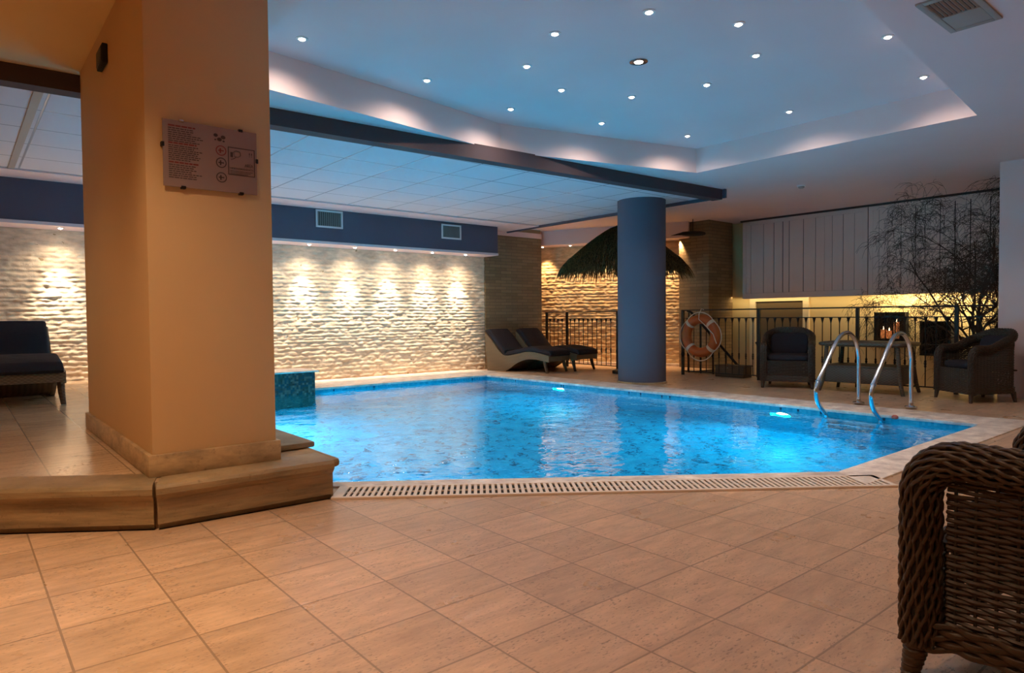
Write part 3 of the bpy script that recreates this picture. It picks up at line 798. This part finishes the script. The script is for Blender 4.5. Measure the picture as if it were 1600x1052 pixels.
        fs += [tuple(range(13, -1, -1)), tuple(range(24*14, 25*14))]
        b.add(vs, fs); b.build('leg', M['wick'], t, smooth=60)
    return t
GC = 'brown wicker armchairs around the pool'
chair = make_chair('large brown wicker armchair in the right foreground, cut off by the photo edge', (2.383, .277, 0), R(-5), GC)
o = dup(chair, (9.0, 4.74, 0), R(115), 'dark wicker armchair facing the pool, left of the ladder by the railing', GC); o.scale = (.87, .87, .97)
o = dup(chair, (9.07, 2.48, 0), R(53), 'wicker armchair at far right in front of the white pillar', GC); o.scale = (.79, .79, .97)

# ------------------------------------------------------------------ coffee table
t = thing('wicker_table', 'low dark wicker table with lower shelf between the two far armchairs', 'table', (9.08, 3.70, 0), R(3))
b = superbox(.33, .54, .035, .25); o = b.build('tabletop', M['wickfar'], t, smooth=60); o.location = (0, 0, .62)
MB().box(-.28, .28, -.46, .46, .12, .33).build('lower_shelf', M['wickfar'], t, bevel=.02)
MB().box(-.29, .29, -.47, .47, .325, .345).build('shelf_top', M['wood'], t, bevel=.006)
for sx in (-1, 1):
    for sy in (-1, 1):
        MB().tube([(sx*.26, sy*.42, .60), (sx*.27, sy*.44, .35), (sx*.285, sy*.47, .12), (sx*.305, sy*.50, 0)], [.026, .026, .026, .02], 10).build('leg', M['wickfar'], t)

# ------------------------------------------------------------------ sun loungers (local: head at y=0, foot at y=-1.5)
def bez(pts, n):
    # Catmull-Rom through pts
    out = []; P = [pts[0]]+list(pts)+[pts[-1]]
    for i in range(1, len(P)-2):
        for k in range(n):
            t = k/n; p0, p1, p2, p3 = P[i-1], P[i], P[i+1], P[i+2]
            out.append(tuple(.5*((2*p1[c])+(-p0[c]+p2[c])*t+(2*p0[c]-5*p1[c]+4*p2[c]-p3[c])*t*t+(-p0[c]+3*p1[c]-3*p2[c]+p3[c])*t**3) for c in range(len(p1))))
    out.append(tuple(pts[-1])); return out
def make_lounger(label, loc, rz, group):
    t = thing('sun_lounger', label, 'sun lounger', loc, rz, group)
    top = bez([(0, .72), (.14, .60), (.36, .37), (.50, .29), (.75, .325), (1.02, .375), (1.25, .355), (1.50, .31)], 8)
    bot = bez([(1.50, .20), (1.25, .235), (1.0, .235), (.78, .16), (.60, .05), (.50, .0)], 6)+[(.06, 0)]
    prof = top+bot
    def fn(x, a, bb): return (x, -a, bb)
    MB().extrude(prof, fn, [-.32, -.28]).build('side_panel', M['wickpale'], t, smooth=40, bevel=0)
    MB().extrude(prof, fn, [.28, .32]).build('side_panel', M['wickpale'], t, smooth=40, bevel=0)
    body = [(a+.006, z-.012) for a, z in top[:-1]]+[(1.495, .298)]+[(1.495, .215)]+[(a-.004, z+.012) for a, z in bot[1:-1]]+[(.07, .012)]
    MB().extrude(body, fn, [-.282, .282]).build('frame', M['wickpale'], t, smooth=40)
    # padded mattress following the curve, head section and seat section
    def pad(name, pts, th, wd):
        n = len(pts); P = []; 
        nor = []
        for i in range(n):
            a, z = pts[min(i+1, n-1)][0]-pts[max(i-1, 0)][0], pts[min(i+1, n-1)][1]-pts[max(i-1, 0)][1]; l = math.hypot(a, z); nor.append((-z/l, a/l))
        sec = [(-1, .25), (-1, .7), (-.97, .92), (-.9, 1.0), (-.5, 1.04), (0, 1.05), (.5, 1.04), (.9, 1.0), (.97, .92), (1, .7), (1, .25), (.97, .02), (-.97, .02)]
        for i, (a, z) in enumerate(pts):
            e = min(1, .45+.55*min(i, n-1-i)/2.0)
            row = [(x*wd, -(a+nor[i][0]*h*th*e), z+nor[i][1]*h*th*e) for x, h in sec]; P.append(row+[row[0]])
        b = MB(); b.grid(P); k = len(P[0])
        b.f.append(tuple(range(len(b.v)-k, len(b.v)-1))); b.f.append(tuple(reversed(range(0, k-1))))
        return b.build(name, M['cushion'], t, smooth=50)
    hd = [(a, z+.004) for a, z in top if a <= .47]; st_ = [(a, z+.004) for a, z in top if a >= .46]+[(1.515, .30)]
    hd = [(-.015, .745)]+hd
    pad('back_cushion', hd, .085, .30); pad('seat_cushion', st_, .085, .30)
    for sx in (-1, 1):
        MB().tube([(sx*.285, -1.38, .24), (sx*.29, -1.41, .12), (sx*.30, -1.45, 0)], [.034, .03, .022], 10).build('leg', M['wickfar'], t)
    return t
GL = 'wicker sun loungers with dark cushions'
lg = make_lounger('wicker sun lounger at far left behind the cream pillar', (.46, 8.93, .222), R(0), GL)
dup(lg, (8.04, 10.16, 0), R(11), 'front wicker sun lounger at the pool corner, against the stone wall', GL)
dup(lg, (8.80, 10.14, 0), R(8), 'rear wicker sun lounger of the pair, next to the railing', GL)

# ------------------------------------------------------------------ pool ladder
t = thing('pool_ladder', 'polished steel pool ladder with two bent grab rails', 'ladder', (0, 0, 0))
LPROF = [(0, .01), (0, .44), (.02, .57), (.08, .70), (.2, .785), (.35, .80), (.52, .73), (.75, .515), (.925, .34), (.985, .25), (.98, .16), (.93, .08), (.83, 0), (.765, -.07), (.755, -.4), (.755, -.85)]
for (fx, fy) in ((7.70, 3.24), (7.73, 2.72)):
    pts = bez([(fx-a, fy, z) for a, z in LPROF], 6)
    MB().tube(pts, .022, 14).build('grab_rail', M['steel'], t, smooth=70)
    MB().lathe([(.06, .001), (.06, .012), (.05, .018), (.026, .022), (.024, .05)], (fx, fy, .012), 24).build('floor_flange', M['steel'], t)
    MB().tube([(fx-.915, fy, .352), (fx-.945, fy, .318)], .026, 14).build('joint_collar', M['steel'], t)
for z in (-.22, -.5, -.78):
    MB().box(6.90, 6.99, 2.70, 3.26, z-.015, z+.015).build('tread', M['steel'], t, bevel=.005)
MB().lathe([(.02, 0), (.03, .01), (.028, .03), (.015, .04)], (6.99, 2.60, -.02), 16).build('bumper', M['redcap'], t)

# ------------------------------------------------------------------ wrought iron railings along x = 9.5
def railing(name, label, y0, y1, posts, step=.122, cat='railing', group='wrought iron railings'):
    t = thing(name, label, cat, (9.5, y0, 0), 0, group)
    L = y1-y0; sg = 1 if L > 0 else -1
    MB().box(-.022, .022, min(0, L), max(0, L), 1.085, 1.105).build('handrail', M['iron'], t, bevel=.006)
    MB().box(-.012, .012, min(0, L), max(0, L), .955, .968).build('upper_rail', M['iron'], t)
    MB().box(-.012, .012, min(0, L), max(0, L), .06, .075).build('lower_rail', M['iron'], t)
    ps = [p-y0 for p in posts]
    for p in ps:
        b = MB().box(-.02, .02, p-.02, p+.02, 0, 1.09); b.lathe([(.02, .30), (.034, .34), (.034, .37), (.02, .41)], (0, p, 0), 12); b.build('post', M['iron'], t)
    k = int(abs(L)/step)
    bal = MB()
    bal.lathe([(.007, .07), (.007, .31), (.016, .33), (.010, .345), (.018, .36), (.010, .375), (.016, .39), (.007, .41), (.007, .88), (.010, .90), (.024, .955)], (0, 0, 0), 8)
    first = None
    for i in range(1, k+1):
        y = sg*i*abs(L)/(k+1)
        if any(abs(y-p) < .05 for p in ps): continue
        if first is None: first = bal.build('baluster', M['iron'], t); o = first
        else: o = first.copy(); C.objects.link(o); o.parent = t
        o.location = (0, y, 0)
    return t
railing('iron_railing', 'black iron railing at right, running behind the armchairs and table', 6.9, 2.46, (6.88, 5.478, 4.016, 2.836))
railing('iron_railing', 'black iron railing behind the loungers, left of the round column', 10.30, 7.55, (10.28, 9.68, 8.34, 7.57))
# descending stair rail
t = thing('stair_railing', 'sloping black iron handrail going down the stairs behind the lifebuoy', 'railing', (0, 0, 0))
MB().tube([(10.05, 7.18, 1.09), (10.05, 7.1, 1.06), (10.05, 6.35, .33), (10.05, 5.5, -.5)], .022, 10).build('handrail', M['iron'], t)
for i, y in enumerate((7.15, 6.9, 6.65, 6.4, 6.15)):
    z = 1.07-(7.12-y)*.975; MB().tube([(10.05, y, z), (10.05, y, -1.3)], .012, 8).build('baluster', M['iron'], t)
t = thing('newel_post', 'short black newel post with scrolled cap in the stairwell', 'post', (10.15, 5.75, -1.3))
MB().box(-.03, .03, -.03, .03, 0, 1.78).build('shaft', M['iron'], t, bevel=.006)
MB().tube([(0, -.16, 1.66), (0, -.08, 1.76), (0, 0, 1.80), (0, .09, 1.74), (0, .15, 1.86)], .022, 10).build('scroll_cap', M['iron'], t)
# dark chest on the landing
t = thing('storage_box', 'low dark box behind the railing beneath the lifebuoy', 'box', (9.72, 6.06, 0))
MB().box(-.12, .12, -.26, .26, 0, .17).build('chest', M['wood'], t, bevel=.008)
MB().box(-.13, .13, -.27, .27, .17, .195).build('lid', M['wood'], t, bevel=.008)
MB().lathe([(.009, 0), (.009, .008), (.003, .01)], (0, 0, 0), 12).build('latch', M['steel'], t).matrix_local = Matrix.Translation((-.12, .02, .15)) @ Matrix.Rotation(-PI/2, 4, 'Y')

# ------------------------------------------------------------------ lifebuoy
t = thing('lifebuoy', 'orange lifebuoy with white rope hanging on the railing', 'lifebuoy', (9.392, 6.45, .672))
MB().tube([(0, .275*math.cos(a), .275*math.sin(a)) for a in [2*PI*i/48 for i in range(48)]], .078, 18, closed=True).build('ring', M['orange'], t, smooth=80)
for k in range(4):
    a0 = PI/4+k*PI/2
    MB().tube([(0, .275*math.cos(a), .275*math.sin(a)) for a in [a0-.09+.18*i/4 for i in range(5)]], .0805, 18).build('band', M['rope'], t, smooth=80)
pts = []
for i in range(96):
    a = 2*PI*i/96+PI/4; q = abs(math.sin(2*(a-PI/4))); pts.append((-.02, (.352+.045*q)*math.cos(a), (.352+.045*q)*math.sin(a)-.012*q))
MB().tube(pts, .008, 7, closed=True).build('grab_rope', M['rope'], t, smooth=80)
MB().tube([(.07, -.01, .43), (.02, .0, .44), (-.05, .0, .36), (-.085, -.02, .27), (-.09, -.16, .16), (-.085, -.29, .03), (-.07, -.34, -.12)], .007, 7).build('hanging_rope', M['rope'], t, smooth=80)

# ------------------------------------------------------------------ thatched parasol behind the column
t = thing('thatched_parasol', 'shaggy palm-thatch parasol behind the round column', 'parasol', (9.02, 7.78, 0))
b = MB().tube([(0, 0, 0), (0, 0, 2.55)], .035, 12); b.build('pole', M['wood'], t)
MB().lathe([(.20, 0), (.20, .05), (.06, .09), (.04, .14)], (0, 0, 0), 24).build('base', M['iron'], t)
RT = .92
def roof(r): return 2.62-.60*(r/RT)**1.35-.02
MB().lathe([(.02, roof(0))]+[(r*RT/10, roof(r*RT/10)-.02) for r in range(1, 11)], (0, 0, 0), 40).build('thatch_base', M['thatch'], t)
for k in range(8):
    a = 2*PI*k/8; MB().tube([(.04*math.cos(a), .04*math.sin(a), 2.45), (.95*math.cos(a), .95*math.sin(a), 1.98)], .014, 6).build('rib', M['wood'], t)
rs = random.Random(4); b = MB()
for i in range(5200):
    a = rs.random()*2*PI; r0 = RT*math.sqrt(rs.uniform(.01, 1.0)) if i % 3 else RT*rs.uniform(.86, 1.0); ln = rs.uniform(.24, .46) if i % 3 else rs.uniform(.14, .50)
    out = rs.uniform(.25, .95); da = rs.uniform(-.22, .22)
    pts = []; z = roof(min(r0, RT))+rs.uniform(0, .03); r = r0
    for k in range(5):
        f = k/4
        pts.append((r*math.cos(a+da*f*.4), r*math.sin(a+da*f*.4), z))
        dr = ln/4*(out*(1-.55*f)); 
        if r+dr < RT: z = min(z-ln/4*.25, roof(r+dr)+.03)
        else: z -= ln/4*(.62+.75*f)
        r += dr
    b.tube(pts, [.0065, .0075, .0065, .005, .0012], 3)
o = b.build('thatch', M['thatch'], t, smooth=0)

# ------------------------------------------------------------------ bare tree in a planter behind the railing
t = thing('bare_tree', 'bare twiggy dried tree in a planter beside the white pillar', 'tree', (9.78, 2.62, 0))
MB().lathe([(.10, 0), (.125, .22), (.135, .26), (.12, .26), (.115, .22)], (0, 0, 0), 24).build('planter', M['wood'], t)
MB().lathe([(.0005, .215), (.117, .215)], (0, 0, 0), 20, cap=False).build('soil', M['ductdark'], t)
rs = random.Random(21); trunk = MB(); twig = MB()
def branch(p, d, L, r, lev):
    n = 7 if lev < 2 else 5; pts = [p.copy()]; rad = [r]; q = p.copy(); dd = d.normalized()
    for i in range(n):
        wob = Vector((rs.uniform(-1, 1)*.35, rs.uniform(-1, 1), rs.uniform(-1, 1)))*(.16 if lev < 2 else .22)
        sag = Vector((0, 0, -.07*lev-.05*i/n*lev))
        dd = (dd+wob+sag).normalized(); q = q+dd*(L/n)
        if q.z > 2.72: q.z = 2.72
        if q.x < -.20: q.x = -.20
        if q.x > 1.6: q.x = 1.6
        if q.y < -.13: q.y = -.13
        pts.append(q.copy()); rad.append(max(.0016, r*(1-.75*(i+1)/n)))
    (trunk if lev < 2 else twig).tube(pts, rad, 6 if lev < 2 else 4)
    if lev >= 4: return
    k = (6, 8, 6, 4)[lev]
    for j in range(k):
        f = rs.uniform(.25, 1.0); i = min(n, max(1, int(f*n))); base = pts[i]
        ax = (pts[i]-pts[i-1]).normalized()
        side = Vector((rs.uniform(-.35, .5), rs.uniform(-1, 1), rs.uniform(-.3, .9))).normalized()
        branch(base, ax*.75+side*.75, L*rs.uniform(.42, .68), rad[i]*.7, lev+1)
for d, L, r in (((.05, .13, 1), 1.15, .03), ((.1, .45, .95), 1.25, .024), ((.25, .85, .75), 1.35, .02), ((.5, .1, 1), 1.5, .022), ((.55, .55, 1), 1.3, .02)):
    branch(Vector((0, 0, .30)), Vector(d), L*1.3, r, 0)
trunk.tube([(0, 0, .2), (.01, 0, .4)], [.045, .035], 8)
trunk.build('branches', M['bark'], t, smooth=60)
o = twig.build('twigs', M['bark'], t, smooth=60); o['kind'] = 'stuff'

# ------------------------------------------------------------------ hanging plank panels and stair wall items
def plank_panel(y0, y1, cuts, label):
    t = thing('plank_panel', label, 'panel', (11.6, y0, 1.315), 0, 'white-washed plank panels under the ceiling')
    L = y1-y0; H = 1.455
    MB().box(.012, .05, 0, L, 0, H).build('backing', M['groove'], t)
    b = MB(); b.box(0, .014, 0, L, 0, .10); b.box(0, .014, 0, L, H-.07, H); b.box(0, .014, 0, .07, .10, H-.07); b.box(0, .014, L-.07, L, .10, H-.07)
    b.build('border', M['panelpaint'], t)
    cs = [.07]+[c-y0 for c in cuts]+[L-.07]
    for i in range(len(cs)-1):
        g = rs.choice((.002, .005, .008)); MB().box(.002, .013, cs[i]+g, cs[i+1]-g, .102, H-.072).build('plank', M['panelpaint'], t)
plank_panel(4.755, 7.03, sorted((6.863, 6.602, 6.40, 6.226, 6.104, 5.843, 5.62, 5.467, 5.335, 5.15, 4.963)), 'hanging white-washed plank panel, the left one of two')
plank_panel(2.46, 4.742, sorted((4.578, 4.442, 4.25, 4.039, 3.904, 3.7, 3.5, 3.3, 3.05, 2.8)), 'hanging white-washed plank panel behind the bare tree, the right one')
st(MB().box(11.56, 11.68, 2.46, 7.06, 2.772, 2.80).build('panel_gap_shade', M['groove']))  # dark solid strip painted in as the shade of the gap above the panels
def wall_case(y0, y1, z0, z1, label, candles):
    t = thing('wall_case', label, 'display case', (11.85, y0, z0), 0, 'black display cases on the yellow wall')
    L = y1-y0; H = z1-z0
    b = MB(); f = .025
    b.box(-.16, 0, 0, L, 0, f); b.box(-.16, 0, 0, L, H-f, H); b.box(-.16, 0, 0, f, f, H-f); b.box(-.16, 0, L-f, L, f, H-f)
    b.build('frame', M['ductdark'], t); MB().box(-.02, -.004, f, L-f, f, H-f).build('back', M['ductdark'], t)
    MB().box(-.15, -.02, f, L-f, candles[0][1]-z0-.012, candles[0][1]-z0).build('shelf', M['ductdark'], t)
    return t
wall_case(4.212, 4.681, .478, 1.032, 'black display case with amber candles on the yellow stair wall', [(0, .60)])
wall_case(3.563, 3.997, .344, .884, 'lower black display case beside the right armchair', [(0, .52)])
for y, z, h, lab in ((4.56, .60, .15, 'amber glass candle, left one in the display case'), (4.47, .60, .13, 'small amber glass candle beside the left one in the display case'), (4.36, .60, .27, 'tall amber glass candle at the right of the display case')):
    t = thing('candle', lab, 'candle', (11.76, y, z), 0, 'candles in the display case')
    MB().lathe([(.035, .001), (.042, .02), (.042, h), (.036, h), (.034, .03), (.0005, .025)], (0, 0, 0), 18).build('glass', M['candle'], t)
    MB().lathe([(.001, h-.03), (.009, h+.0), (.006, h+.03), (.0008, h+.055)], (0, 0, 0), 10).build('flame', M['wax'], t)

# black leaf ornament hanging under the ceiling by the ochre pier
t = thing('ceiling_ornament', 'black leaf-shaped ornament under the ceiling by the ochre pier', 'ornament', (10.60, 7.45, 2.53), R(-40))
b = superbox(.24, .10, .045, 1.0, 24, 10); b.build('leaf_body', M['ductdark'], t)
MB().tube([(-.20, 0, .0), (-.28, .02, -.01), (-.40, .03, -.03)], [.03, .016, .003], 8).build('tail', M['ductdark'], t)
MB().tube([(0, 0, .03), (0, 0, .27)], .006, 6).build('hanger', M['ductdark'], t)
